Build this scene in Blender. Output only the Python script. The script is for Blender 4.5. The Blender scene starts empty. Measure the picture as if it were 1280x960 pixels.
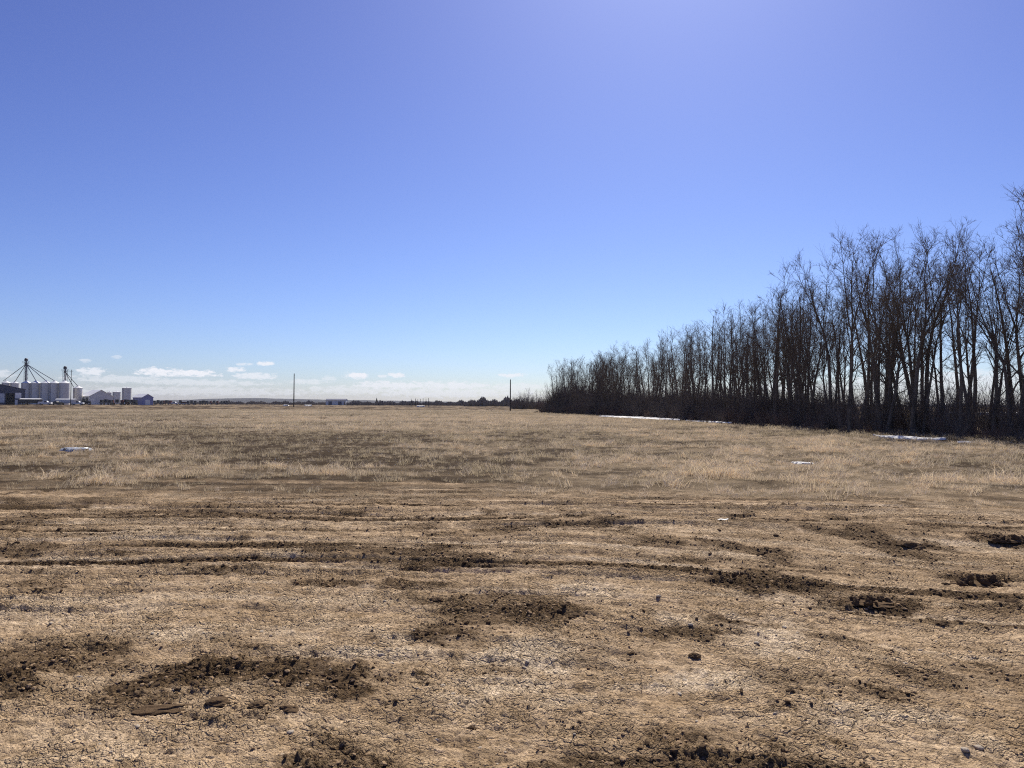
import bpy, math, random
import numpy as np
from mathutils import Matrix, Vector

scn = bpy.context.scene
R = math.radians
EYE, FPX = 1.6, 931.0                      # eye height (m); focal length in photo pixels

# ------------------------------------------------------------------ camera
cam_d = bpy.data.cameras.new('camera')
cam_d.sensor_fit = 'HORIZONTAL'; cam_d.sensor_width = 36.0
cam_d.lens = 36.0 * FPX / 1280.0
cam_d.clip_start = 0.05; cam_d.clip_end = 30000
cam = bpy.data.objects.new('camera', cam_d)
scn.collection.objects.link(cam)
cam.matrix_world = (Matrix.Translation((0, 0, EYE)) @ Matrix.Rotation(R(90 + 1.54), 4, 'X')
                    @ Matrix.Rotation(R(0.31), 4, 'Z'))
scn.camera = cam

# ------------------------------------------------------------------ light
SUN_EL, SUN_AZ = R(44), R(13)              # azimuth measured clockwise from +Y (view direction)
sun_d = bpy.data.lights.new('sun', 'SUN')
sun_d.energy = 5.0; sun_d.angle = R(0.5); sun_d.color = (1.0, 0.935, 0.82)
sun = bpy.data.objects.new('sun', sun_d); scn.collection.objects.link(sun)
sdir = Vector((math.sin(SUN_AZ) * math.cos(SUN_EL), math.cos(SUN_AZ) * math.cos(SUN_EL), math.sin(SUN_EL)))
sun.rotation_euler = (-sdir).to_track_quat('-Z', 'Y').to_euler()

scn.view_settings.view_transform = 'Standard'
scn.view_settings.look = 'None'
scn.view_settings.exposure = 0.32
scn.view_settings.gamma = 1.0
scn.view_settings.use_curve_mapping = False
scn.render.engine = 'CYCLES'
scn.cycles.use_denoising = False          # keep the fine grain of soil and grass
scn.cycles.filter_width = 1.1
scn.cycles.max_bounces = 6; scn.cycles.volume_bounces = 0


def hor(px):                               # picture row of the horizon at column px
    return 505.0 + (px - 640) * 0.0054


class NT:
    """tiny node helper"""
    def __init__(s, tree): s.t = tree
    def n(s, typ, **kw):
        nd = s.t.nodes.new(typ)
        for k, v in kw.items(): setattr(nd, k, v)
        return nd
    def put(s, sock, v):
        if hasattr(v, 'is_output') or isinstance(v, bpy.types.NodeSocket): s.t.links.new(v, sock)
        elif v is not None:
            if isinstance(v, (tuple, list)) and len(v) == 3 and sock.type == 'RGBA': v = (*v, 1)
            sock.default_value = v
    def math(s, op, a, b=None, c=None, clamp=False):
        nd = s.n('ShaderNodeMath', operation=op, use_clamp=clamp)
        s.put(nd.inputs[0], a)
        if b is not None: s.put(nd.inputs[1], b)
        if c is not None: s.put(nd.inputs[2], c)
        return nd.outputs[0]
    def mix(s, f, a, b, blend='MIX'):
        nd = s.n('ShaderNodeMix', data_type='RGBA', blend_type=blend)
        s.put(nd.inputs[0], f); s.put(nd.inputs[6], a); s.put(nd.inputs[7], b)
        return nd.outputs[2]
    def noise(s, vec, scale, detail=3, rough=0.55, dist=0.0):
        nd = s.n('ShaderNodeTexNoise')
        if vec is not None: s.put(nd.inputs['Vector'], vec)
        nd.inputs['Scale'].default_value = scale; nd.inputs['Detail'].default_value = detail
        nd.inputs['Roughness'].default_value = rough; nd.inputs['Distortion'].default_value = dist
        return nd.outputs[0]
    def ramp(s, f, lo, hi, a=0.0, b=1.0):
        nd = s.n('ShaderNodeMapRange'); nd.interpolation_type = 'SMOOTHSTEP'
        s.put(nd.inputs[0], f)
        for i, v in ((1, lo), (2, hi), (3, a), (4, b)): nd.inputs[i].default_value = v
        return nd.outputs[0]
    def scalev(s, vec, sc, loc=(0, 0, 0)):
        nd = s.n('ShaderNodeMapping')
        s.put(nd.inputs[0], vec); nd.inputs['Scale'].default_value = sc; nd.inputs['Location'].default_value = loc
        return nd.outputs[0]


# ------------------------------------------------------------------ sky
world = bpy.data.worlds.new('World'); scn.world = world; world.use_nodes = True
wt = NT(world.node_tree); world.node_tree.nodes.clear()
sky = wt.n('ShaderNodeTexSky', sky_type='NISHITA', sun_disc=False)
sky.sun_elevation = SUN_EL; sky.sun_rotation = SUN_AZ
sky.altitude = 650; sky.air_density = 1.0; sky.dust_density = 0.8; sky.ozone_density = 3.0
SKY_STRENGTH = 0.1
csep = wt.n('ShaderNodeSeparateColor'); wt.put(csep.inputs[0], sky.outputs[0])
ccmb = wt.n('ShaderNodeCombineColor')
for ch, (gam, gain) in enumerate(((1.14, 0.625), (1.29, 0.71), (1.18, 0.935))):   # the phone's rendering of the sky: deeper, more violet blue
    v = wt.math('POWER', wt.math('MULTIPLY', csep.outputs[ch], SKY_STRENGTH), gam)
    wt.put(ccmb.inputs[ch], wt.math('MULTIPLY', v, gain / SKY_STRENGTH))
tinted = ccmb.outputs[0]
geo = wt.n('ShaderNodeTexCoord').outputs['Generated']
sep = wt.n('ShaderNodeSeparateXYZ'); wt.put(sep.inputs[0], geo)
az = wt.math('ARCTAN2', sep.outputs[0], sep.outputs[1])
el = sep.outputs[2]
comb = wt.n('ShaderNodeCombineXYZ'); wt.put(comb.inputs[0], az); wt.put(comb.inputs[1], el)
cvec = comb.outputs[0]
nz1 = wt.noise(wt.scalev(cvec, (95, 230, 1)), 1.0, 6, 0.65)
nz2 = wt.noise(wt.scalev(cvec, (14, 75, 1), (3.1, 0.4, 0)), 1.0, 5, 0.6)
wob = wt.math('MULTIPLY', wt.math('SUBTRACT', nz1, 0.5), 4.6)
CLOUDS = [  # column, row, half width, half height, strength: small fair-weather cumulus
    (4, 473, 9, 4, .5), (115, 469, 15, 4, .8), (106, 458, 6, 2, .45), (145, 453, 5, 2, .35),
    (195, 468.5, 20, 5, 1), (240, 469.5, 28, 4, 1), (150, 477, 55, 4, .5), (294, 464.5, 12, 2.8, .9), (331, 457, 8, 3.2, .9),
    (306, 458, 9, 1.8, .6), (318, 472, 24, 4, .75), (250, 480, 75, 4, .5), (385, 478, 22, 3, .5),
    (445, 470, 14, 4.2, 1), (478, 470.5, 6, 2.4, .6), (496, 469.5, 10, 3.2, .9), (412, 474, 9, 3, .4),
    (490, 482, 48, 5, .8), (566, 482, 52, 5, .75), (440, 488, 60, 5, .5), (640, 469, 18, 2.6, .8),
    (560, 491, 110, 6, .6), (250, 490, 140, 5, .45), (650, 484, 40, 5, .5), (1180, 482, 90, 12, .6), (1000, 487, 70, 6, .5)]
cl = None
for (cx, cy, rx, ry, st) in CLOUDS:
    a0 = math.atan((cx - 640) / FPX); e0 = (hor(cx) - cy) / FPX
    dx = wt.math('MULTIPLY', wt.math('SUBTRACT', az, a0), FPX / (rx * 1.12))
    dy = wt.math('MULTIPLY', wt.math('SUBTRACT', el, e0), FPX / (ry * 1.15))
    d = wt.math('ADD', wt.math('MULTIPLY', dx, dx), wt.math('MULTIPLY', dy, dy))
    d = wt.math('ADD', d, wob)
    v = wt.ramp(d, 1.15, 0.1, 0.0, st)
    cl = v if cl is None else wt.math('MAXIMUM', cl, v)
# a thin broken bank along the whole horizon
bank = wt.math('MULTIPLY', wt.ramp(nz2, 0.46, 0.68), wt.ramp(el, 0.036, 0.008))
bank = wt.math('MULTIPLY', bank, 0.24)
cl = wt.math('MAXIMUM', cl, bank)
cloudy = wt.mix(cl, tinted, (7.3, 7.45, 7.95))
bg = wt.n('ShaderNodeBackground'); bg.inputs['Strength'].default_value = SKY_STRENGTH
wt.put(bg.inputs['Color'], cloudy)
wo = wt.n('ShaderNodeOutputWorld'); wt.put(wo.inputs[0], bg.outputs[0])

# ------------------------------------------------------------------ noise (numpy)
def _hash(ix, iy, seed):
    h = (ix.astype(np.int64) * 374761393 + iy.astype(np.int64) * 668265263 + seed * 974634777) & 0xffffffff
    h = ((h ^ (h >> 13)) * 1274126177) & 0xffffffff
    return h ^ (h >> 16)
_ang = np.random.RandomState(7).rand(256) * 2 * np.pi
_gx, _gy = np.cos(_ang).astype(np.float32), np.sin(_ang).astype(np.float32)

def perlin(x, y, seed=0):
    x0 = np.floor(x); y0 = np.floor(y)
    fx = (x - x0).astype(np.float32); fy = (y - y0).astype(np.float32)
    ix = x0.astype(np.int64); iy = y0.astype(np.int64)
    u = fx * fx * fx * (fx * (fx * 6 - 15) + 10); v = fy * fy * fy * (fy * (fy * 6 - 15) + 10)
    def g(a, b):
        h = _hash(ix + a, iy + b, seed) & 255
        return _gx[h] * (fx - a) + _gy[h] * (fy - b)
    n0 = g(0, 0) * (1 - u) + g(1, 0) * u
    n1 = g(0, 1) * (1 - u) + g(1, 1) * u
    return (n0 * (1 - v) + n1 * v) * 1.5

def fbm(x, y, seed=0, octv=4, gain=0.5):
    s = 0; a = 1.0
    for k in range(octv):
        s = s + a * perlin(x * 2 ** k + 13.7 * k, y * 2 ** k - 7.3 * k, seed + k); a *= gain
    return s

def worley(x, y, seed=0):
    ix = np.floor(x).astype(np.int64); iy = np.floor(y).astype(np.int64)
    f1 = np.full(x.shape, 9.0, np.float32); f2 = f1.copy(); cid = np.zeros(x.shape, np.float32)
    for a in (-1, 0, 1):
        for b in (-1, 0, 1):
            h = _hash(ix + a, iy + b, seed)
            px = ix + a + (h & 1023) / 1023.0; py = iy + b + ((h >> 10) & 1023) / 1023.0
            d = ((px - x) ** 2 + (py - y) ** 2).astype(np.float32)
            c = ((h >> 20) & 255) / 255.0
            near = d < f1
            f2 = np.where(near, f1, np.minimum(f2, d))
            cid = np.where(near, c, cid); f1 = np.where(near, d, f1)
    return np.sqrt(f1), np.sqrt(f2), cid

def smooth(x, a, b):
    t = np.clip((x - a) / (b - a), 0, 1)
    return t * t * (3 - 2 * t)

def ground_at(px, py):                     # place on flat ground seen at a photo pixel
    d = EYE * FPX / (py - hor(px))
    return (px - 640) / FPX * d, d

def spot_field(x, y, spots, seed, wob=0.55):
    out = np.zeros(x.shape, np.float32)
    nx = fbm(x * 1.7, y * 1.7, seed, 5, 0.7) * wob
    for (px, py, rx, ry, st) in spots:
        cx, cy = ground_at(px, py)
        ax = rx * cy / FPX; ay = ry * cy * cy / (EYE * FPX)
        d = np.sqrt(((x - cx) / ax) ** 2 + ((y - cy) / ay) ** 2) + nx
        out = np.maximum(out, st * smooth(d, 1.45, 0.25))
    return out

DARK = [(310, 842, 170, 26, 1), (15, 856, 60, 24, .9), (200, 872, 70, 18, .6), (690, 766, 55, 13, 1), (575, 792, 60, 14, .85),
        (610, 752, 90, 18, .6), (960, 730, 85, 17, 1), (1080, 752, 70, 12, 1), (1137, 681, 42, 8, .95), (1225, 722, 55, 10, 1),
        (1250, 677, 46, 7, 1), (560, 701, 70, 6, .8), (160, 688, 70, 4, .9), (290, 711, 50, 6, .8), (980, 651, 50, 4, .9),
        (1250, 622, 60, 3.5, .9), (860, 700, 70, 7, .6), (740, 820, 60, 14, .4), (520, 880, 60, 18, .4), (760, 905, 120, 14, .38),
        (1180, 850, 120, 14, .5), (1000, 850, 70, 10, .45), (860, 790, 70, 9, .7), (80, 800, 70, 12, .4), (30, 732, 50, 5, .6),
        (1240, 760, 60, 8, .6), (420, 695, 40, 4, .5), (730, 601, 60, 3, .9), (1160, 607, 60, 3, .6), (640, 835, 40, 10, .4),
        (930, 915, 60, 12, .3), (320, 945, 70, 14, .2), (1020, 626, 50, 3, .5), (120, 668, 60, 3, .4)]
PALE = [(735, 735, 60, 14, .8), (655, 822, 70, 20, 1), (460, 815, 100, 10, .9), (965, 797, 60, 22, .9), (880, 850, 80, 12, .9),
        (1080, 895, 130, 16, .9), (260, 790, 90, 10, .7), (640, 850, 60, 18, .8), (100, 760, 140, 14, .4), (450, 750, 110, 12, .35),
        (700, 870, 60, 12, .5), (1200, 930, 60, 14, .5), (430, 910, 90, 14, .35), (120, 920, 100, 16, .3), (800, 660, 200, 6, .35),
        (300, 650, 250, 5, .35), (1200, 640, 100, 4, .4), (560, 870, 50, 12, .5)]

FIELD_DARK = [(170, 543, 150, 8, 1), (340, 548, 150, 9, .9), (480, 544, 110, 5, .9), (700, 545, 90, 5, .7), (50, 587, 100, 5, .9), (450, 578, 80, 5, .6),
              (860, 555, 110, 6, .6), (640, 576, 120, 6, .8), (130, 517, 150, 3, .7), (820, 590, 90, 4, .6), (420, 606, 160, 4, .7), (1010, 585, 80, 5, .5), (740, 560, 60, 4, .5)]
FIELD_PALE = [(560, 524, 230, 7, .9), (590, 562, 60, 6, .9), (250, 590, 220, 9, .9), (760, 582, 140, 7, .8), (1060, 560, 120, 9, .8), (260, 528, 60, 4, .8),
              (90, 572, 90, 5, .6), (1190, 572, 80, 8, .7), (950, 570, 80, 7, .6), (340, 515, 120, 2.5, .5)]
def field_tone(x, y):                      # 0 dark thatch .. 1 bright straw
    t = 0.43 + 0.42 * fbm(x * 0.07, y * 0.11, 111, 4, 0.6) + 0.34 * fbm(x * 0.45, y * 0.7, 112, 4, 0.6)
    t = t + 0.30 * fbm(x * 0.045, y * 0.42, 115, 4, 0.6) * smooth(y, 80, 40)
    t = t - 0.42 * spot_field(x * 1.0, y * 1.0, FIELD_DARK, 113) + 0.38 * spot_field(x, y, FIELD_PALE, 114)
    return np.clip(t, 0, 1)

def track_coord(x, y):                     # tyre tracks run across, then curve towards the viewer on the right
    soft = np.log1p(np.exp(np.clip((x - 0.6) * 1.5, -30, 30))) / 1.5
    return y + 0.42 * soft * (0.22 + 0.78 * smooth(y, 10.5, 7.0)) + 0.14 * perlin(x * 0.25, y * 0.3, 91)

def grass_mask(x, y):
    edge = 12.7 + 0.55 * perlin(x * 0.3, 0 * x, 17) + 0.35 * fbm(x * 0.9, y * 0.9, 18, 3) - 0.10 * np.clip(x, 0, 20) * 0.6 + 0.02 * np.clip(-x, 0, 20)
    edge = edge + 2.2 * fbm(x * 0.16, y * 1.3, 19, 3, 0.6) + 0.8 * perlin(x * 0.12, 0 * x, 20)
    return smooth(y, edge - 1.2, edge + 2.6)

def ground_fields(x, y):
    r = np.hypot(x, y)
    x = x.astype(np.float64); y = y.astype(np.float64)
    near = smooth(r, 45, 18)
    g = grass_mask(x, y)
    tr = track_coord(x, y)
    t1 = perlin(x * 0.08, tr * 1.6, 31); t2 = perlin(x * 0.11 + 9, tr * 3.6, 32); t3 = perlin(x * 0.2, tr * 8.0, 33)
    t4 = fbm(x * 0.14 + 5, tr * 5.0, 34, 3, 0.6)
    strk = (1 - g) * (0.35 + 0.65 * smooth(r, 4.5, 8.0))
    near = near * 1.0; relief = 1 - 0.5 * smooth(x, 0.5, 2.5) * smooth(y, 9.5, 8.0)
    rut = -np.clip(np.abs(t1) * -1 + 0.16, 0, 1) * 0.16          # narrow grooves on the zero lines
    rut2 = -np.clip(np.abs(t2) * -1 + 0.11, 0, 1) * 0.08
    moist = spot_field(x, y, DARK, 51)
    moist = np.maximum(moist, 0.66 * smooth(fbm(x * 0.55, tr * 0.8, 55, 5, 0.62), 0.08, 0.75))
    moist = np.maximum(moist, 0.8 * smooth(fbm(x * 0.2, tr * 2.6, 57, 4, 0.6), 0.45, 0.95) * (0.3 + 0.7 * smooth(y, 6, 8)))
    moist = np.maximum(moist, 0.8 * smooth(-t2 - 0.30 + 0.3 * t1, 0, .3) * strk)
    moist = np.maximum(moist, 0.50 * smooth(t4, 0.08, 0.75) * strk * smooth(y, 5.5, 8.5))
    moist = np.clip(moist, 0, 1)
    pale = spot_field(x, y, PALE, 61)
    pale = np.maximum(pale, 0.7 * smooth(-t4, 0.15, 0.7) * strk)
    pale = np.clip(np.maximum(pale, 0.6 * smooth(fbm(x * 0.7, tr * 0.9, 66, 4, 0.55), 0.3, 0.9)) * (1 - moist), 0, 1)
    h = 0.035 * fbm(x * 0.45, y * 0.45, 1, 3) * near
    h = h + strk * near * relief * (0.034 * t1 + 0.028 * t2 + 0.026 * t3 + 0.020 * t4 + rut + rut2)
    # crumbled soil, lumps, cracked crust
    det = near * (1 - 0.75 * g)
    wx = x + 0.04 * perlin(x * 5, y * 5, 70); wy = y + 0.04 * perlin(x * 5, y * 5, 71)
    lump1, e1, c1 = worley(wx * 9, wy * 9, 72)
    lump2, e2, c2 = worley(wx * 16, wy * 16, 74)
    lump3, e3, c3 = worley(wx * 34, wy * 34, 75)
    bil = bic = 0
    for q, f_ in enumerate((5.0, 10.5, 21.0, 40.0, 68.0)):
        n_ = np.abs(perlin(wx * f_, wy * f_, 130 + q)); bil = bil + n_ * (1.0, .62, .44, .30, .18)[q]; bic = bic + n_ * (.05, .14, .30, .32, .24)[q]
    domes = 0.030 * np.clip(0.55 - lump2, 0, 1) * c2 + 0.026 * np.clip(0.6 - lump3, 0, 1) * c3
    rough = 0.16 + 0.22 * smooth(fbm(x * 1.3, y * 1.3, 77, 3), -0.1, 0.7)
    calm = 0.55 + 0.45 * smooth(y, 9.0, 6.5)
    mo = moist * (0.6 + 0.8 * smooth(perlin(x * 3.1, y * 3.1, 79), -0.3, 0.5))
    h = h + det * calm * (domes * (0.12 * rough + 1.25 * mo) + 0.040 * bil * 0.8 * mo + 0.040 * bic * (0.10 + 0.6 * rough) * (1 - 0.6 * mo) - 0.012 * mo)
    plate = (c2 * 0.007 + c1 * 0.009) * (1 - moist)                       # dried crust broken into plates
    crack = (np.clip(1 - (e2 - lump2) * 6, 0, 1) * 0.6 + np.clip(1 - (e1 - lump1) * 9, 0, 1)) * (1 - moist)
    h = h + det * (plate - crack * (0.004 + 0.007 * pale))
    fx = fbm(x * 6, tr * 11, 81, 5, 0.65)
    h = h + det * 0.009 * fx
    # lumpy thatch below the grass
    h = h + g * smooth(r, 200, 60) * (0.05 * fbm(x * 0.6, y * 0.6, 85, 4) + 0.02)
    return h, moist, pale, g

# ------------------------------------------------------------------ helpers for meshes
def mesh_np(name, co, quads, tris=None):
    me = bpy.data.meshes.new(name)
    nq = len(quads); ntr = 0 if tris is None else len(tris)
    me.vertices.add(len(co)); me.vertices.foreach_set('co', np.ascontiguousarray(co, np.float32).ravel())
    loops = quads.ravel() if ntr == 0 else np.concatenate([quads.ravel(), tris.ravel()])
    me.loops.add(len(loops)); me.loops.foreach_set('vertex_index', loops.astype(np.int32))
    me.polygons.add(nq + ntr)
    st = np.concatenate([np.arange(nq) * 4, nq * 4 + np.arange(ntr) * 3]).astype(np.int32)
    me.polygons.foreach_set('loop_start', st)
    me.update(calc_edges=True); me.validate()
    return me

def attr(me, name, arr, typ='FLOAT'):
    a = me.attributes.new(name, typ, 'POINT')
    a.data.foreach_set('vector' if typ == 'FLOAT_VECTOR' else 'value', np.ascontiguousarray(arr).ravel())

def link(o, parent=None):
    scn.collection.objects.link(o)
    if parent is not None: o.parent = parent
    return o

def tag(o, label=None, cat=None, group=None, kind=None):
    if label: o['label'] = label
    if cat: o['category'] = cat
    if group: o['group'] = group
    if kind: o['kind'] = kind
    return o

def empty(name, loc, label, cat, group=None, rz=0.0):
    o = bpy.data.objects.new(name, None); o.empty_display_size = 0.3
    o.location = loc; o.rotation_euler = (0, 0, rz)
    link(o); return tag(o, label, cat, group)

class MB:
    """collects shapes into one mesh"""
    def __init__(s): s.v = []; s.f = []
    def add(s, vs, fs):
        b = len(s.v); s.v += [tuple(v) for v in vs]; s.f += [tuple(i + b for i in f) for f in fs]; return s
    def box(s, x0, x1, y0, y1, z0, z1, rz=0, ry=0, piv=None):
        vs = [Vector((x, y, z)) for z in (z0, z1) for y in (y0, y1) for x in (x0, x1)]
        if rz or ry:
            c = Vector(piv) if piv else Vector(((x0 + x1) / 2, (y0 + y1) / 2, (z0 + z1) / 2))
            m = Matrix.Rotation(rz, 3, 'Z') @ Matrix.Rotation(ry, 3, 'Y'); vs = [m @ (v - c) + c for v in vs]
        return s.add(vs, [(0, 2, 3, 1), (4, 5, 7, 6), (0, 1, 5, 4), (2, 6, 7, 3), (0, 4, 6, 2), (1, 3, 7, 5)])
    def tube(s, pts, rads, n=5, cap=False):
        pts = [Vector(p) for p in pts]; vs = []; fs = []
        if not hasattr(rads, '__len__'): rads = [rads] * len(pts)
        for i, p in enumerate(pts):
            t = (pts[min(i + 1, len(pts) - 1)] - pts[max(i - 1, 0)])
            t = t.normalized() if t.length > 1e-9 else Vector((0, 0, 1))
            a = t.cross(Vector((0.31, 0.95, 0.05))); a = a.normalized() if a.length > 1e-4 else Vector((1, 0, 0))
            b = t.cross(a)
            for k in range(n):
                w = 2 * math.pi * k / n
                vs.append(p + (a * math.cos(w) + b * math.sin(w)) * rads[i])
        for i in range(len(pts) - 1):
            for k in range(n):
                k2 = (k + 1) % n
                fs.append((i * n + k, i * n + k2, (i + 1) * n + k2, (i + 1) * n + k))
        if cap:
            fs.append(tuple(range(n - 1, -1, -1))); fs.append(tuple((len(pts) - 1) * n + k for k in range(n)))
        return s.add(vs, fs)
    def lathe(s, prof, n=24, cx=0, cy=0):
        vs = []; fs = []
        for (r, z) in prof:
            for k in range(n):
                w = 2 * math.pi * k / n; vs.append((cx + r * math.cos(w), cy + r * math.sin(w), z))
        for i in range(len(prof) - 1):
            for k in range(n):
                k2 = (k + 1) % n; fs.append((i * n + k, i * n + k2, (i + 1) * n + k2, (i + 1) * n + k))
        return s.add(vs, fs)
    def wheel(s, x, y, r, w, n=12):                          # axle along y
        return s.tube([(x, y - w / 2, r), (x, y + w / 2, r)], r, n, True)
    def mesh(s, name, mat):
        me = bpy.data.meshes.new(name); me.from_pydata(s.v, [], s.f); me.update()
        if mat: me.materials.append(mat)
        return me
    def build(s, name, mat, parent=None, smooth_it=False):
        me = s.mesh(name, mat)
        if smooth_it: me.polygons.foreach_set('use_smooth', [True] * len(me.polygons))
        return link(bpy.data.objects.new(name, me), parent)

def material(name, col, rough=0.8, vary=0.15, scale=1.5, metal=0.0, stretch=(1, 1, 1), spec=0.3, dark=None):
    m = bpy.data.materials.new(name); m.use_nodes = True
    t = NT(m.node_tree); b = m.node_tree.nodes['Principled BSDF']
    tc = t.n('ShaderNodeTexCoord').outputs['Object']
    n1 = t.noise(t.scalev(tc, stretch), scale, 4, 0.6); n2 = t.noise(t.scalev(tc, stretch), scale * 6, 3, 0.6)
    f = t.math('MULTIPLY_ADD', n1, 0.6, t.math('MULTIPLY', n2, 0.4))
    lo = dark or tuple(c * (1 - vary * 2) for c in col); hi = tuple(min(1, c * (1 + vary)) for c in col)
    c = t.mix(t.ramp(f, 0.32, 0.66), lo, hi)
    t.put(b.inputs['Base Color'], c)
    b.inputs['Roughness'].default_value = rough; b.inputs['Metallic'].default_value = metal
    b.inputs['Specular IOR Level'].default_value = spec
    return m

M = dict(
    bark=material('bark', (0.155, 0.128, 0.098), 0.95, 0.3, 3, stretch=(1, 1, .3), spec=0.1),
    twig=material('twig', (0.185, 0.148, 0.112), 0.95, 0.2, 2, spec=0.1),
    brush=material('brush', (0.19, 0.158, 0.130), 0.95, 0.25, 1, spec=0.1),
    redbrush=material('red_brush', (0.22, 0.15, 0.11), 0.95, 0.25, 1, spec=0.1),
    steel=material('galvanised_steel', (0.72, 0.70, 0.65), 0.5, 0.08, 0.6, 0.2, (1, 1, 3)),
    whiteroof=material('white_roof', (0.80, 0.80, 0.79), 0.5, 0.04, 0.8),
    whitepaint=material('white_paint', (0.78, 0.78, 0.77), 0.5, 0.06, 1.2),
    tower=material('tower_steel', (0.13, 0.14, 0.17), 0.6, 0.15, 1.0, 0.2),
    navy=material('navy_cladding', (0.075, 0.085, 0.13), 0.6, 0.1, 0.7),
    navyroof=material('navy_roof', (0.09, 0.10, 0.16), 0.6, 0.1, 0.7),
    blue=material('blue_cladding', (0.28, 0.29, 0.47), 0.6, 0.08, 0.7),
    greywall=material('grey_cladding', (0.62, 0.63, 0.64), 0.6, 0.08, 0.7),
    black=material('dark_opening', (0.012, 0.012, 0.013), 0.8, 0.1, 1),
    tyre=material('tyre', (0.03, 0.03, 0.03), 0.9, 0.2, 3),
    red=material('red_paint', (0.13, 0.035, 0.028), 0.5, 0.15, 1.5),
    darkpaint=material('dark_paint', (0.05, 0.05, 0.055), 0.5, 0.2, 1.5),
    glass=material('dark_glass', (0.03, 0.035, 0.04), 0.1, 0.05, 1, spec=0.5),
    pole=material('pole_wood', (0.06, 0.05, 0.042), 0.9, 0.2, 2, stretch=(4, 4, .4)),
    spruce=material('spruce_needles', (0.03, 0.045, 0.03), 0.9, 0.3, 2),
    snow=material('old_snow', (0.74, 0.73, 0.70), 0.8, 0.12, 2.5),
    water=material('puddle_painted_sky', (0.50, 0.53, 0.56), 0.15, 0.3, 3, spec=0.5),  # puddle water; its sky reflection is painted in as a pale blue-grey colour
    clod=material('dark_clod', (0.125, 0.083, 0.048), 1.0, 0.35, 14, spec=0.05),
    dryclod=material('dry_clod', (0.36, 0.25, 0.145), 1.0, 0.25, 14, spec=0.05),
    stone=material('pale_stone', (0.44, 0.37, 0.28), 0.9, 0.2, 10, spec=0.2),
    paper=material('white_scrap', (0.82, 0.80, 0.74), 0.7, 0.04, 8),
)

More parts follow.
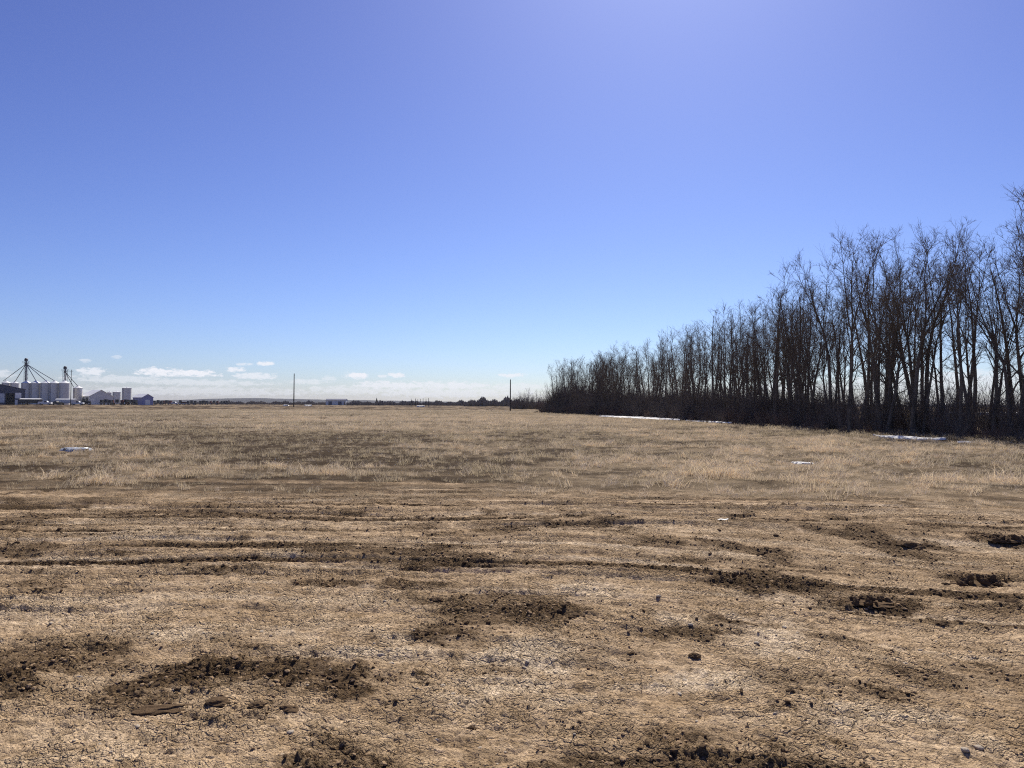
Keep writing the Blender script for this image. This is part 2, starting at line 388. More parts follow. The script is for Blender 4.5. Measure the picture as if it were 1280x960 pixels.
# ------------------------------------------------------------------ ground sheet
def ground_material():
    m = bpy.data.materials.new('field_soil'); m.use_nodes = True
    t = NT(m.node_tree); b = m.node_tree.nodes['Principled BSDF']
    P = t.n('ShaderNodeNewGeometry').outputs['Position']
    def at(n): return t.n('ShaderNodeAttribute', attribute_name=n).outputs['Fac']
    moist, pale, grass = at('moist'), at('pale'), at('grass')
    n_big = t.noise(P, 0.9, 5, 0.62); n_mid = t.noise(P, 7, 5, 0.65); n_fin = t.noise(P, 45, 4, 0.7); n_gr = t.noise(P, 130, 3, 0.7)
    base = t.mix(t.ramp(t.math('MULTIPLY_ADD', n_mid, 0.6, t.math('MULTIPLY', n_big, 0.4)), 0.36, 0.64), (0.37, 0.258, 0.150), (0.66, 0.487, 0.308))
    def voro(scale, rnd=1.0):
        v = t.n('ShaderNodeTexVoronoi'); v.inputs['Scale'].default_value = scale; v.inputs['Randomness'].default_value = rnd
        wv = t.n('ShaderNodeVectorMath', operation='ADD'); t.put(wv.inputs[0], P)
        wn = t.n('ShaderNodeTexNoise'); wn.inputs['Scale'].default_value = scale * .7; t.put(wn.inputs['Vector'], P)
        sc_ = t.n('ShaderNodeVectorMath', operation='SCALE'); t.put(sc_.inputs[0], wn.outputs['Color']); sc_.inputs['Scale'].default_value = .5 / scale
        t.put(wv.inputs[1], sc_.outputs[0]); t.put(v.inputs['Vector'], wv.outputs[0]); return v
    va, vb = voro(17), voro(42)
    cell = t.math('MULTIPLY_ADD', t.math('ADD', t.math('MULTIPLY', va.outputs['Color'], 0.6), t.math('MULTIPLY', vb.outputs['Color'], 0.4)), 0.75, 0.62)
    base = t.mix(t.math('MULTIPLY', pale, t.ramp(n_mid, 0.22, 0.55)), base, (0.80, 0.64, 0.45))
    dk = t.mix(t.ramp(n_mid, 0.35, 0.65), (0.055, 0.035, 0.019), (0.170, 0.114, 0.064))
    base = t.mix(1.0, base, cell, 'MULTIPLY'); dk = t.mix(1.0, dk, cell, 'MULTIPLY')      # each crumb and crust plate has its own tone
    grit = t.math('ADD', t.math('MULTIPLY', t.math('SUBTRACT', n_mid, 0.5), 1.1), t.math('MULTIPLY', t.math('SUBTRACT', n_fin, 0.5), 2.0))
    grit = t.math('ADD', grit, t.math('MULTIPLY', t.math('SUBTRACT', n_gr, 0.5), 0.8))
    mf = t.ramp(t.math('ADD', moist, grit), 0.20, 0.80)
    col = t.mix(mf, base, dk)
    speck = t.ramp(t.math('MULTIPLY_ADD', n_fin, 0.6, t.math('MULTIPLY', n_gr, 0.4)), 0.40, 0.56)
    col = t.mix(t.math('MULTIPLY', t.math('SUBTRACT', 1.0, speck), 0.58), col, (0.085, 0.055, 0.028))
    # field: thatch and stubble, mottled on several scales and drawn out in swaths
    f1 = t.noise(t.scalev(P, (0.03, 0.10, 1)), 1.0, 6, 0.65); f2 = t.noise(t.scalev(P, (0.5, 1.1, 1)), 1.0, 5, 0.7)
    ff = t.math('ADD', t.math('MULTIPLY', at('tone'), 0.62), t.math('MULTIPLY_ADD', f1, 0.45, t.math('MULTIPLY', f2, 0.45)))
    fld = t.mix(t.ramp(ff, 0.52, 1.02), (0.075, 0.052, 0.031), (0.31, 0.236, 0.150))
    fld = t.mix(t.math('MULTIPLY', t.math('SUBTRACT', 1.0, speck), 0.5), fld, (0.055, 0.037, 0.022))
    col = t.mix(grass, col, fld)
    t.put(b.inputs['Base Color'], col)
    b.inputs['Roughness'].default_value = 1.0; b.inputs['Specular IOR Level'].default_value = 0.05
    lump = 0.0
    for vv, wt_ in ((va, 1.0), (vb, 0.5)):                    # crust plates and gravel: flat tops at odd heights, sharp gaps
        ve = t.n('ShaderNodeTexVoronoi', feature='DISTANCE_TO_EDGE'); ve.inputs['Scale'].default_value = vv.inputs['Scale'].default_value
        ve.inputs['Randomness'].default_value = 1.0; t.put(ve.inputs['Vector'], vv.inputs['Vector'].links[0].from_socket)
        pl = t.math('MULTIPLY', t.math('ADD', t.ramp(ve.outputs['Distance'], 0.0, 0.13, 0.0, 0.9), t.math('MULTIPLY', vv.outputs['Color'], 0.9)), wt_)
        lump = t.math('ADD', lump, pl)
    lump = t.math('MULTIPLY', lump, t.ramp(t.noise(P, 1.6, 3, 0.6), 0.36, 0.62, 0.22, 1.15))      # hard smooth ground in places, broken crust in others
    hgt_ = t.math('ADD', lump, t.math('MULTIPLY_ADD', n_fin, 1.1, t.math('MULTIPLY', n_gr, 0.5)))
    bp = t.n('ShaderNodeBump'); bp.inputs['Strength'].default_value = 1.0; bp.inputs['Distance'].default_value = 0.016
    t.put(bp.inputs['Height'], hgt_); t.put(b.inputs['Normal'], bp.outputs[0])
    return m

fine = np.linspace(R(-41), R(41), 830)
coarse = np.linspace(R(41), R(319), 72)[1:-1]
th = np.concatenate([fine, coarse])
rr = [0.25, 0.6, 1.0, 1.4, 1.8]
r = 2.1
while r < 14.5: rr.append(r); r *= 1.0031
while r < 60: rr.append(r); r *= 1.014
while r < 200: rr.append(r); r *= 1.03
while r < 6000: rr.append(r); r *= 1.12
rr.append(6000.0); rr = np.array(rr)
nR, nT = len(rr), len(th)
RR, TT = np.meshgrid(rr, th, indexing='ij')
GX = (RR * np.sin(TT)).ravel(); GY = (RR * np.cos(TT)).ravel()
GH, GM, GP, GG = ground_fields(GX, GY)
co = np.stack([GX, GY, GH], 1)
i = np.arange(nR - 1)[:, None] * nT; j = np.arange(nT)[None, :]; j2 = (j + 1) % nT
quads = np.stack([i + j, i + nT + j, i + nT + j2, i + j2], -1).reshape(-1, 4)
quads = quads[:, ::-1]
cen = len(co); co = np.vstack([co, [[0, 0, float(GH[:nT].mean())]]])
jj = np.arange(nT); tris = np.stack([np.full(nT, cen), (jj + 1) % nT, jj], -1)
gme = mesh_np('ground', co, quads, tris)
for nm, arr in (('moist', GM), ('pale', GP), ('grass', GG), ('tone', field_tone(GX, GY))):
    attr(gme, nm, np.append(arr, arr[0]).astype(np.float32))
gme.polygons.foreach_set('use_smooth', np.ones(len(gme.polygons), bool))
gme.materials.append(ground_material())
ground = tag(link(bpy.data.objects.new('ground', gme)), kind='structure')
if gme.polygons[5000].normal.z < 0: gme.flip_normals()

def hgt(x, y):
    return float(ground_fields(np.array([x], float), np.array([y], float))[0][0])

# ------------------------------------------------------------------ scatter by geometry nodes (stuff only)
def scatter(name, pts, rots, scl, idx, protos, tone=None):
    me = bpy.data.meshes.new(name); me.from_pydata([tuple(p) for p in pts], [], [])
    attr(me, 'rot', np.asarray(rots, np.float32), 'FLOAT_VECTOR'); attr(me, 'scl', np.asarray(scl, np.float32)); attr(me, 'idx', np.asarray(idx, np.int32), 'INT')
    o = link(bpy.data.objects.new(name, me)); tag(o, kind='stuff')
    if tone is not None: attr(me, 'tone', np.asarray(tone, np.float32))
    colp = bpy.data.collections.new(name + '_sources')
    for k, (pm) in enumerate(protos):
        po = bpy.data.objects.new('%s_source_%02d' % (name, k), pm); colp.objects.link(po)
    g = bpy.data.node_groups.new(name + '_scatter', 'GeometryNodeTree')
    g.interface.new_socket('Geometry', in_out='INPUT', socket_type='NodeSocketGeometry')
    g.interface.new_socket('Geometry', in_out='OUTPUT', socket_type='NodeSocketGeometry')
    n = g.nodes.new; L = g.links.new
    gi, go = n('NodeGroupInput'), n('NodeGroupOutput')
    ci = n('GeometryNodeCollectionInfo'); ci.inputs[0].default_value = colp; ci.inputs[1].default_value = True; ci.inputs[2].default_value = True
    ip = n('GeometryNodeInstanceOnPoints'); ip.inputs['Pick Instance'].default_value = True
    def na(nm, ty):
        a = n('GeometryNodeInputNamedAttribute'); a.data_type = ty; a.inputs[0].default_value = nm; return a.outputs[0]
    er = n('FunctionNodeEulerToRotation')
    L(na('rot', 'FLOAT_VECTOR'), er.inputs[0])
    L(gi.outputs[0], ip.inputs['Points']); L(ci.outputs[0], ip.inputs['Instance']); L(na('idx', 'INT'), ip.inputs['Instance Index'])
    L(er.outputs[0], ip.inputs['Rotation']); L(na('scl', 'FLOAT'), ip.inputs['Scale']); L(ip.outputs[0], go.inputs[0])
    md = o.modifiers.new('scatter', 'NODES'); md.node_group = g
    return o

# ------------------------------------------------------------------ dry grass
rng = np.random.RandomState(3)
def grass_material(name, lo, hi):
    m = bpy.data.materials.new(name); m.use_nodes = True
    t = NT(m.node_tree); b = m.node_tree.nodes['Principled BSDF']
    P = t.n('ShaderNodeNewGeometry').outputs['Position']
    tone = t.n('ShaderNodeAttribute', attribute_name='tone', attribute_type='INSTANCER').outputs['Fac']
    f2 = t.noise(P, 1.6, 3, 0.6); f3 = t.noise(P, 24, 2, 0.5)
    ff = t.math('ADD', t.math('MULTIPLY', tone, 0.62), t.math('MULTIPLY_ADD', f2, 0.35, t.math('MULTIPLY', f3, 0.6)))
    t.put(b.inputs['Base Color'], t.mix(t.ramp(ff, 0.56, 1.0), lo, hi))
    b.inputs['Roughness'].default_value = 0.9; b.inputs['Specular IOR Level'].default_value = 0.15
    tr = t.n('ShaderNodeBsdfTranslucent'); t.put(tr.inputs[0], t.mix(0.0, hi, hi))
    mx = t.n('ShaderNodeMixShader'); mx.inputs[0].default_value = 0.28
    out = m.node_tree.nodes['Material Output']
    t.put(mx.inputs[1], b.outputs[0]); t.put(mx.inputs[2], tr.outputs[0]); t.put(out.inputs[0], mx.outputs[0])
    return m
M['straw'] = grass_material('dry_straw', (0.105, 0.074, 0.043), (0.85, 0.70, 0.485))

def tuft(seed, n, rad, hmin, hmax, w, lean):
    rs = random.Random(seed); mb = MB()
    for _ in range(n):
        a = rs.uniform(0, 6.283); d = rad * math.sqrt(rs.random()); x, y = d * math.cos(a), d * math.sin(a)
        h = rs.uniform(hmin, hmax); da = rs.gauss(0.3, 1.2); ln = h * abs(rs.gauss(lean, 0.35))
        ex, ey = math.cos(da) * ln, math.sin(da) * ln
        ph = rs.uniform(0, 3.14); wx, wy = math.cos(ph) * w / 2, math.sin(ph) * w / 2
        b = len(mb.v)
        mb.v += [(x - wx, y - wy, -0.02), (x + wx, y + wy, -0.02), (x + ex * .4 + wx * .8, y + ey * .4 + wy * .8, h * .62),
                 (x + ex * .4 - wx * .8, y + ey * .4 - wy * .8, h * .62), (x + ex, y + ey, h * rs.uniform(.8, 1.0))]
        mb.f += [(b, b + 1, b + 2, b + 3), (b + 3, b + 2, b + 4)]
    return mb.mesh('grass_tuft', M['straw'])

near_tufts = [tuft(40 + k, 26, 0.12, 0.03, 0.13 + 0.022 * k, 0.008, 0.85) for k in range(6)]
far_tufts = [tuft(60 + k, 34, 0.45, 0.04, 0.20, 0.018, 0.7) for k in range(5)]

BELT = [(30.0, 22.0), (27.0, 30.0), (23.5, 38.0), (21.5, 44.0), (20.5, 61.0), (18.0, 93.0), (6.1, 139.0)]
_bx = np.array([p[0] for p in BELT]); _by = np.array([p[1] for p in BELT])
def belt_edge_x(y): return np.interp(y, _by, _bx)

SHEETS = [
    ('snow_patch', 'snow', [(750, 520.3), (800, 522.5), (852, 525.3)], 2.3, 'long thin white snow patch along the foot of the tree belt', 'snow', .05, .05),
    ('snow_patch', 'snow', [(858, 526.5), (915, 529.5)], 0.7, 'thin broken snow streak at the belt right of the long snow patch', 'snow', .05, .06),
    ('snow_patch', 'snow', [(1092, 545.5), (1130, 548), (1182, 551)], 0.7, 'bright snow patch on the grass before the near trees on the right', 'snow', .05, .05),
    ('snow_patch', 'snow', [(1196, 553), (1226, 554.5)], 0.3, 'thin faint snow streak right of the bright snow patch before the near trees', 'snow', .04, .04),
    ('snow_patch', 'snow', [(990, 578.5), (1014, 580.5)], 0.30, 'small grey white snow patch alone in the dry grass on the right', 'snow', .02, .03),
    ('snow_patch', 'snow', [(381, 507.7), (390, 507.75)], 2, 'far white snow patch right of the left pole at the field edge', 'snow', .1, .6),
    ('snow_patch', 'snow', [(355, 507.2), (360, 507.3)], 1.6, 'tiny far white snow patch left of the left pole', 'snow', .1, .5),
    ('snow_patch', 'snow', [(521, 508.8), (531, 508.85)], 1.6, 'far snow patch below the row of thin poles', 'snow', .1, .6),
    ('snow_patch', 'snow', [(1180, 518.5), (1290, 519.5), (1380, 520)], 1.6, 'long snow bank seen between the trunks beyond the belt on the right', 'snow', .1, .5),
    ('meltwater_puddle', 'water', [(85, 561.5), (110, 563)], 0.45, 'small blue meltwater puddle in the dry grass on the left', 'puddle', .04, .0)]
def in_snow(x, y):
    out = np.zeros(x.shape, bool)
    for q in SHEETS:
        P = [ground_at(a, b) for a, b in q[2]]
        for (a, b) in zip(P[:-1], P[1:]):
            vx, vy = b[0] - a[0], b[1] - a[1]
            for back in (0, .3, .6, 1):                     # also the strip in front that would hide it
                sh = back * 0.055 * a[1]
                f = np.clip(((x - a[0]) * vx + (y + sh - a[1]) * vy) / (vx * vx + vy * vy), 0, 1)
                out |= np.hypot(x - a[0] - f * vx, y + sh - a[1] - f * vy) < q[3] * .8
    return out

def fan(n, r0, r1, half, rs):
    rad = np.sqrt(rs.rand(n) * (r1 * r1 - r0 * r0) + r0 * r0); t = (rs.rand(n) * 2 - 1) * half
    return rad * np.sin(t), rad * np.cos(t)

gx, gy = fan(90000, 10.5, 46, R(42), rng)
gm = grass_mask(gx, gy)
gt = field_tone(gx, gy)
dens = (0.18 + 0.82 * smooth(fbm(gx * 0.55, gy * 0.8, 95, 4, 0.6), -0.45, 0.5)) * (0.55 + 0.45 * gt) * (0.25 + 0.95 * smooth(perlin(gx * 1.9, gy * 1.9, 98) + .5 * perlin(gx * 4, gy * 4, 99), -0.25, 0.35))
keep = (rng.rand(len(gx)) < gm * dens) & (gx < belt_edge_x(gy) + 3) & ~in_snow(gx, gy)
gx, gy, gt = gx[keep], gy[keep], gt[keep]
hh, _, _, gg = ground_fields(gx, gy)
sc = 0.85 * (0.5 + 0.9 * rng.rand(len(gx)) ** 1.5) * (0.45 + 0.95 * smooth(fbm(gx * 0.6, gy * 0.6, 96, 4), -0.5, 0.7)) * (0.45 + 0.55 * gg) * (0.8 + 0.4 * gt)
fx, fy = fan(46000, 42, 175, R(41), rng)
keep = (fx < belt_edge_x(fy) + 2) | (fy > 139)
keep &= ~in_snow(fx, fy)
keep &= rng.rand(len(fx)) < 0.4 + 0.6 * smooth(fbm(fx * 0.06, fy * 0.12, 97, 4), -0.5, 0.4)
fx, fy = fx[keep], fy[keep]
fh = ground_fields(fx, fy)[0]
fs = 0.6 + 0.6 * rng.rand(len(fx))
pts = np.concatenate([np.stack([gx, gy, hh], 1), np.stack([fx, fy, fh], 1)])
npts = len(pts)
rots = np.stack([rng.randn(npts) * 0.12, rng.randn(npts) * 0.12, rng.randn(npts) * .5 + 3.14 * (rng.rand(npts) < .25)], 1)
idx = np.concatenate([rng.randint(0, 6, len(gx)), 6 + rng.randint(0, 5, len(fx))])
scatter('dry_grass', pts, rots, np.concatenate([sc, fs]), idx, near_tufts + far_tufts, np.concatenate([gt, field_tone(fx, fy)]) + rng.randn(npts) * .22)

# ------------------------------------------------------------------ clods, stones, crumbs
def rock_mesh(name, seed, sub, mat, flat=0.7, amp=0.35, long=1.0):
    import bmesh
    bm = bmesh.new(); bmesh.ops.create_icosphere(bm, subdivisions=sub, radius=0.5)
    from mathutils import noise as mn
    off = Vector((seed * 7.13, seed * 3.7, seed * 1.9))
    for v in bm.verts:
        d = 1 + amp * mn.noise(v.co * 2.4 + off) + amp * 0.7 * mn.noise(v.co * 5.5 + off) + amp * 0.35 * mn.noise(v.co * 12 + off)
        v.co = Vector((v.co.x * long, v.co.y, v.co.z * flat)) * d
    me = bpy.data.meshes.new(name); bm.to_mesh(me); bm.free(); me.materials.append(mat)
    return me
crumbs = [rock_mesh('soil_crumb', 20 + k, 1, M['clod'] if k < 4 else M['dryclod'], 0.5, 0.55, 1.2) for k in range(7)]
cx, cy = fan(330000, 2.4, 13.0, R(40), rng)
_, cm, cp, cg = ground_fields(cx, cy)
prob = (0.10 + 0.9 * cm ** 1.3) * (1 - 0.8 * cg) * np.clip(14 / (2 + cy ** 1.1), 0.35, 1)
keep = rng.rand(len(cx)) < prob * 0.55
cx, cy = cx[keep], cy[keep]; ch, cm, _, _ = ground_fields(cx, cy)
csz = 0.006 + 0.030 * rng.rand(len(cx)) ** (6 - 2.5 * cm) * (0.4 + 0.9 * cm)
cidx = np.where(rng.rand(len(cx)) < 0.10 + 0.75 * cm, rng.randint(0, 4, len(cx)), rng.randint(4, 7, len(cx)))
scatter('soil_crumbs', np.stack([cx, cy, ch + csz * .08], 1), rng.rand(len(cx), 3) * np.array([.5, .5, 6.28]), csz, cidx, crumbs)

clods = [rock_mesh('dirt_clod', k, 3, M['clod'], 0.62, 0.5, 1.25) for k in range(5)]
def px_rock(mesh, px, py, w, hfac, name, label, cat, group=None, rz=None, hpx=None):
    x, y = ground_at(px, py)
    s = w * y / FPX
    o = link(bpy.data.objects.new(name, mesh)); tag(o, label, cat, group)
    o.location = (x, y, hgt(x, y) + s * hfac * 0.08)
    o.scale = (s / 1.25, s * 0.8, s * hfac); o.rotation_euler = (0, 0, rng.rand() * 0.5 - 0.25 if rz is None else rz)
    return o
NAMED = [
    (1137, 683, 30, .62, 'largest dark clod standing up from the dirt near the right edge'),
    (1007, 731, 20, .85, 'dark upright clod on the back rim of the dark soil strip right of centre'),
    (1160, 607, 11, .7, 'small lone dark clod at the border between dry grass and dirt on the right'),
    (1260, 753, 24, .6, 'dark clod at the right edge below the long low heap'),
    (1176, 776, 18, .6, 'dark clod on the dirt just right of the dark soil strip'),
    (896, 771, 22, .35, 'flat dark clod lying alone below the dark soil strip'),
    (987, 869, 12, .6, 'small dark clod alone on the pale crust in the right foreground'),
    (827, 943, 22, .6, 'dark clod at the bottom edge right of centre'),
    (287, 932, 16, .6, 'small dark clod alone on smooth tan dirt in the left foreground'),
    (325, 884, 18, .6, 'dark clod in front of the crumbly patch in the left foreground'),
    (280, 879, 28, .5, 'pair-like broad dark clod beside the long dark slab, left foreground'),
    (592, 902, 12, .7, 'small dark clod amid pale stones at the bottom centre'),
    (367, 887, 24, .5, 'pale-topped clod right of the dark clods in the left foreground'),
    (548, 752, 16, .6, 'dark clod at the left end of a dark band in the middle of the dirt'),
    (720, 775, 18, .6, 'dark clod at the right end of the crumbly patch in mid dirt'),
]
for k, (px, py, w, hf, lab) in enumerate(NAMED):
    px_rock(clods[k % 5], px, py, w, hf, 'dirt_clod', lab, 'dirt clod')
px_rock(rock_mesh('dirt_slab', 9, 3, M['clod'], 0.5, 0.5, 1.9), 213, 886, 36, .42, 'dirt_slab',
        'long dark slab of overturned soil in the left foreground', 'dirt clod', rz=0.35)
# low heaps of dark crumbled soil: a core and the lumps on it as parts
def heap(px, py, wpx, hpx, label):
    x, y = ground_at(px, py); W = wpx * y / FPX; H = hpx * y / FPX
    root = empty('soil_heap', (x, y, hgt(x, y)), label, 'soil heap')
    core = link(bpy.data.objects.new('core', rock_mesh('core', int(px), 3, M['clod'], 0.5, 0.4)), root)
    core.scale = (W, W * 0.55, H * 1.3); core.location = (0, 0, -H * .1)
    for k in range(16):
        o = link(bpy.data.objects.new('lump', clods[k % 5]), root)
        a = rng.rand() * 6.28; d = math.sqrt(rng.rand()) * .48
        s = W * (0.07 + .10 * rng.rand())
        o.location = (math.cos(a) * d * W, math.sin(a) * d * W * .5, H * (0.55 * (1 - 2 * d) + .08)); o.scale = (s, s, s); o.rotation_euler = tuple(rng.rand(3) * 6.28)
heap(1225, 727, 66, 13, 'long low heap of dark crumbled soil near the right edge')
heap(1256, 680, 50, 9, 'low heap of dark soil farther back at the right edge')
heap(920, 724, 40, 7, 'small dark soil heap at the left end of the dark strip right of centre')
heap(1085, 752, 60, 7, 'flat dark soil heap at the right end of the dark strip')

def loose(n, mesh_list, name, label, cat, group, smin, smax, r0, r1, use_moist, sink=0.15):
    k = 0
    while k < n:
        x, y = fan(1, r0, r1, R(36), rng); _, m_, p_, g_ = ground_fields(x, y)
        pr = (0.15 + m_[0]) if use_moist else (0.25 + p_[0]) * (1 - m_[0])
        if rng.rand() > pr * (1 - g_[0]): continue
        s = smin + (smax - smin) * rng.rand() ** 2.2
        o = link(bpy.data.objects.new(name, mesh_list[k % len(mesh_list)])); tag(o, label, cat, group)
        o.location = (x[0], y[0], hgt(x[0], y[0]) + s * sink * .4); o.rotation_euler = (0, 0, rng.rand() * 6.28)
        o.scale = (s, s * (.7 + .3 * rng.rand()), s * (.7 + .4 * rng.rand())); k += 1
loose(110, clods, 'dirt_clod', 'fist-sized dark clod among many scattered over the bare dirt', 'dirt clod', 'small dark clods scattered over the dirt', .02, .065, 3.0, 12.5, True)
stones = [rock_mesh('field_stone', 50 + k, 2, M['stone'], 0.6, 0.22, 1.2) for k in range(5)]
loose(130, stones, 'field_stone', 'small pale rounded stone lying in the foreground dirt', 'stone', 'pale stones in the foreground dirt', .014, .042, 2.9, 6.5, False, .02)

# white scrap on the dirt
x, y = ground_at(903, 657)
mb = MB(); w = 0.075
prof = [(-w, -.03, .005), (-w * .3, -.035, .03), (w * .4, -.03, .018), (w, -.02, .04)]
mb.add([(a, b, c) for a, b, c in prof] + [(a * .9, b + .07, c * .6 + .012) for a, b, c in prof] + [(a, b, c - .004) for a, b, c in prof] + [(a * .9, b + .07, c * .6 + .008) for a, b, c in prof],
       [(i, i + 1, i + 5, i + 4) for i in range(3)] + [(i + 8, i + 12, i + 13, i + 9) for i in range(3)] + [(0, 8, 9, 1), (1, 9, 10, 2), (2, 10, 11, 3), (4, 5, 13, 12), (5, 6, 14, 13), (6, 7, 15, 14), (0, 4, 12, 8), (3, 11, 15, 7)])
o = mb.build('paper_scrap', M['paper']); o.location = (x, y, hgt(x, y) - .004); o.scale = (1, 1, .7); o.rotation_euler = (0, 0, -.3)
tag(o, 'crumpled white scrap lying alone on the bare dirt right of centre', 'scrap')

# ------------------------------------------------------------------ trees
def unit(v): return v.normalized()
def grow(seed, H, forks, spread, twigd):
    rs = random.Random(seed); tr = MB(); cr = MB()
    def wander(p, d, L, n, curl, up):
        pts = [p.copy()]; d = d.copy()
        for _ in range(n):
            d = unit(d + Vector((rs.gauss(0, curl), rs.gauss(0, curl), rs.gauss(0, curl) + up)))
            p = p + d * (L / n); pts.append(p.copy())
        return pts
    def sample(pts, f):
        q = f * (len(pts) - 1); i = min(int(q), len(pts) - 2); return pts[i].lerp(pts[i + 1], q - i), unit(pts[i + 1] - pts[i])
    def side(d, ang):
        a = d.orthogonal().normalized(); a.rotate(Matrix.Rotation(rs.uniform(0, 6.283), 3, d))
        return unit(d * math.cos(ang) + a * math.sin(ang))
    def twigs(pts, n, L0, r):
        for _ in range(n):
            p, d = sample(pts, rs.uniform(.25, 1)); dd = side(d, rs.uniform(.4, .9)); L = L0 * rs.uniform(.5, 1.2)
            tp = wander(p, dd, L, 2, .2, .06); cr.tube(tp, [r, r * .8, r * .35], 3)
    def branch(p, d, L, r):
        pts = wander(p, d, L, 4, .17, .05); cr.tube(pts, [r, r * .85, r * .7, r * .55, r * .3], 3)
        twigs(pts, int(rs.uniform(6, 9) * twigd), L * .55, max(.0045, r * .45))
    def limb(p, d, L, r):
        pts = wander(p, d, L, 6, .14, .09)
        tr.tube(pts, [r * (1 - .8 * k / 6) for k in range(7)], 4)
        for _ in range(int(L * rs.uniform(1.7, 2.5)) + 2):
            q, dd = sample(pts, rs.uniform(.2, 1)); branch(q, side(dd, rs.uniform(.45, .95)), L * rs.uniform(.22, .42), max(.007, r * .38))
        twigs(pts, 5, L * .25, .007)
    lean = Vector((rs.gauss(0, .06), rs.gauss(0, .06), 1))
    r0 = .0105 * H + rs.uniform(0, .03)
    fork = rs.uniform(.35, .6) if forks else 1.0
    trunk = wander(Vector((0, 0, -.1)), unit(lean), H * fork * (0.93 if not forks else 1), 10, .035, .03)
    rt = r0 * (.45 if forks else .16)
    tr.tube(trunk, [r0 * 1.25] + [r0 + (rt - r0) * k / 10 for k in range(1, 11)], 7)
    stems = [(trunk, r0, rt, .42 if not forks else .55)]
    if forks:
        for k in range(forks):
            d = side(unit(trunk[-1] - trunk[-2]), rs.uniform(.12, .38)); L = H * (1 - fork) * rs.uniform(.8, 1.05)
            st = wander(trunk[-1], d, L, 8, .06, .07); ra = rt * rs.uniform(.6, .85)
            tr.tube(st, [ra * (1 - .8 * q / 8) for q in range(9)], 5); stems.append((st, ra, ra * .2, .05))
    for (st, ra, rb, f0) in stems:
        Ls = sum((st[k + 1] - st[k]).length for k in range(len(st) - 1))
        nl = int(Ls * (1 - f0) * (2.0 if not forks or st is not trunk else 1.2)) + 3
        for k in range(nl):
            f = f0 + (1 - f0) * (k + rs.random()) / nl
            p, d = sample(st, f); z = p.z / H
            L = H * spread * (1.12 - .78 * z) * rs.uniform(.6, 1.15) + .25
            limb(p, side(d, rs.uniform(.45, .95)), L, max(.012, (ra + (rb - ra) * f) * rs.uniform(.35, .55)))
        twigs(st, 14, .7, .007)
        for _ in range(4):
            p, d = sample(st, rs.uniform(.86, 1)); branch(p, side(d, rs.uniform(.15, .6)), rs.uniform(.6, 1.3), .009)
    for _ in range(5):                                     # dead lower branches
        p, d = sample(trunk, rs.uniform(.12, .5)); branch(p, side(d, rs.uniform(.9, 1.4)), rs.uniform(.5, 1.4), .011)
    return tr.mesh('trunk', M['bark']), cr.mesh('crown', M['twig'])

PROTO = []
for k in range(14):
    forks = (0, 2, 3, 2, 0, 3, 2)[k % 7]
    PROTO.append(grow(100 + k, 10.0, forks, (.19, .24, .22, .28, .16, .26, .2)[k % 7], 1.0))

def tree(x, y, H, k, label, group=None, lean=(0, 0), rz=None, name='bare_tree', cat='tree'):
    root = empty(name, (x, y, hgt(x, y)), label, cat, group, rng.rand() * 6.28 if rz is None else rz)
    s = H / 10.0; root.scale = (s * (.9 + .25 * rng.rand()), s * (.9 + .25 * rng.rand()), s)
    root.rotation_euler = (lean[0], lean[1], root.rotation_euler[2])
    t, c = PROTO[k % len(PROTO)]
    link(bpy.data.objects.new('trunk', t), root); link(bpy.data.objects.new('crown', c), root)
    return root

def belt_place(s, off):                    # s: metres along the belt edge, off: metres behind it
    acc = 0
    for (a, b) in zip(BELT[:-1], BELT[1:]):
        L = math.hypot(b[0] - a[0], b[1] - a[1])
        if acc + L >= s or b is BELT[-1]:
            f = (s - acc) / L; ux, uy = (b[0] - a[0]) / L, (b[1] - a[1]) / L
            return a[0] + f * (b[0] - a[0]) + uy * off, a[1] + f * (b[1] - a[1]) - ux * off
        acc += L
BLEN = sum(math.hypot(b[0] - a[0], b[1] - a[1]) for a, b in zip(BELT[:-1], BELT[1:]))
def belt_label(x, y, off):
    px = 640 + x / y * FPX; row = 'front row' if off < 1.6 else 'inner rows' if off < 4.5 else 'rear rows'
    if px > 1085: w, a = 'near end of belt behind bright snow patch', 'tall bare poplar'
    elif px > 925: w, a = 'belt between bright snow patch and broken streak', 'tall bare poplar'
    elif px > 850: w, a = 'belt behind broken snow streak', 'bare poplar'
    elif px > 750: w, a = 'belt behind long snow patch', 'slim bare poplar'
    else: w, a = 'far belt end left of long snow', 'slim bare poplar'
    return '%s, %s, %s' % (a, row, w), 'bare poplars, %s, %s' % (row, w)
s = 6.0; nt = 0
while s < BLEN and nt < 286:
    near_f = 1 - s / BLEN
    yy = belt_place(min(s, BLEN - .01), 0)[1]
    s += (0.40 if yy < 44 else 0.46 if yy < 64 else 0.46) * (.8 + .4 * rng.rand())
    off = (7.5 if yy < 64 else 9.5) * rng.rand() ** 1.2
    x, y = belt_place(min(s, BLEN - .01) + rng.randn() * .2, off)
    if x / y > .80: continue
    H = (8.5 + 2.4 * near_f) * (.84 + .24 * rng.rand())
    lab, grp = belt_label(x, y, off)
    tree(x, y, H, rng.randint(0, 14), lab, grp, (rng.randn() * .06, rng.randn() * .06)); nt += 1
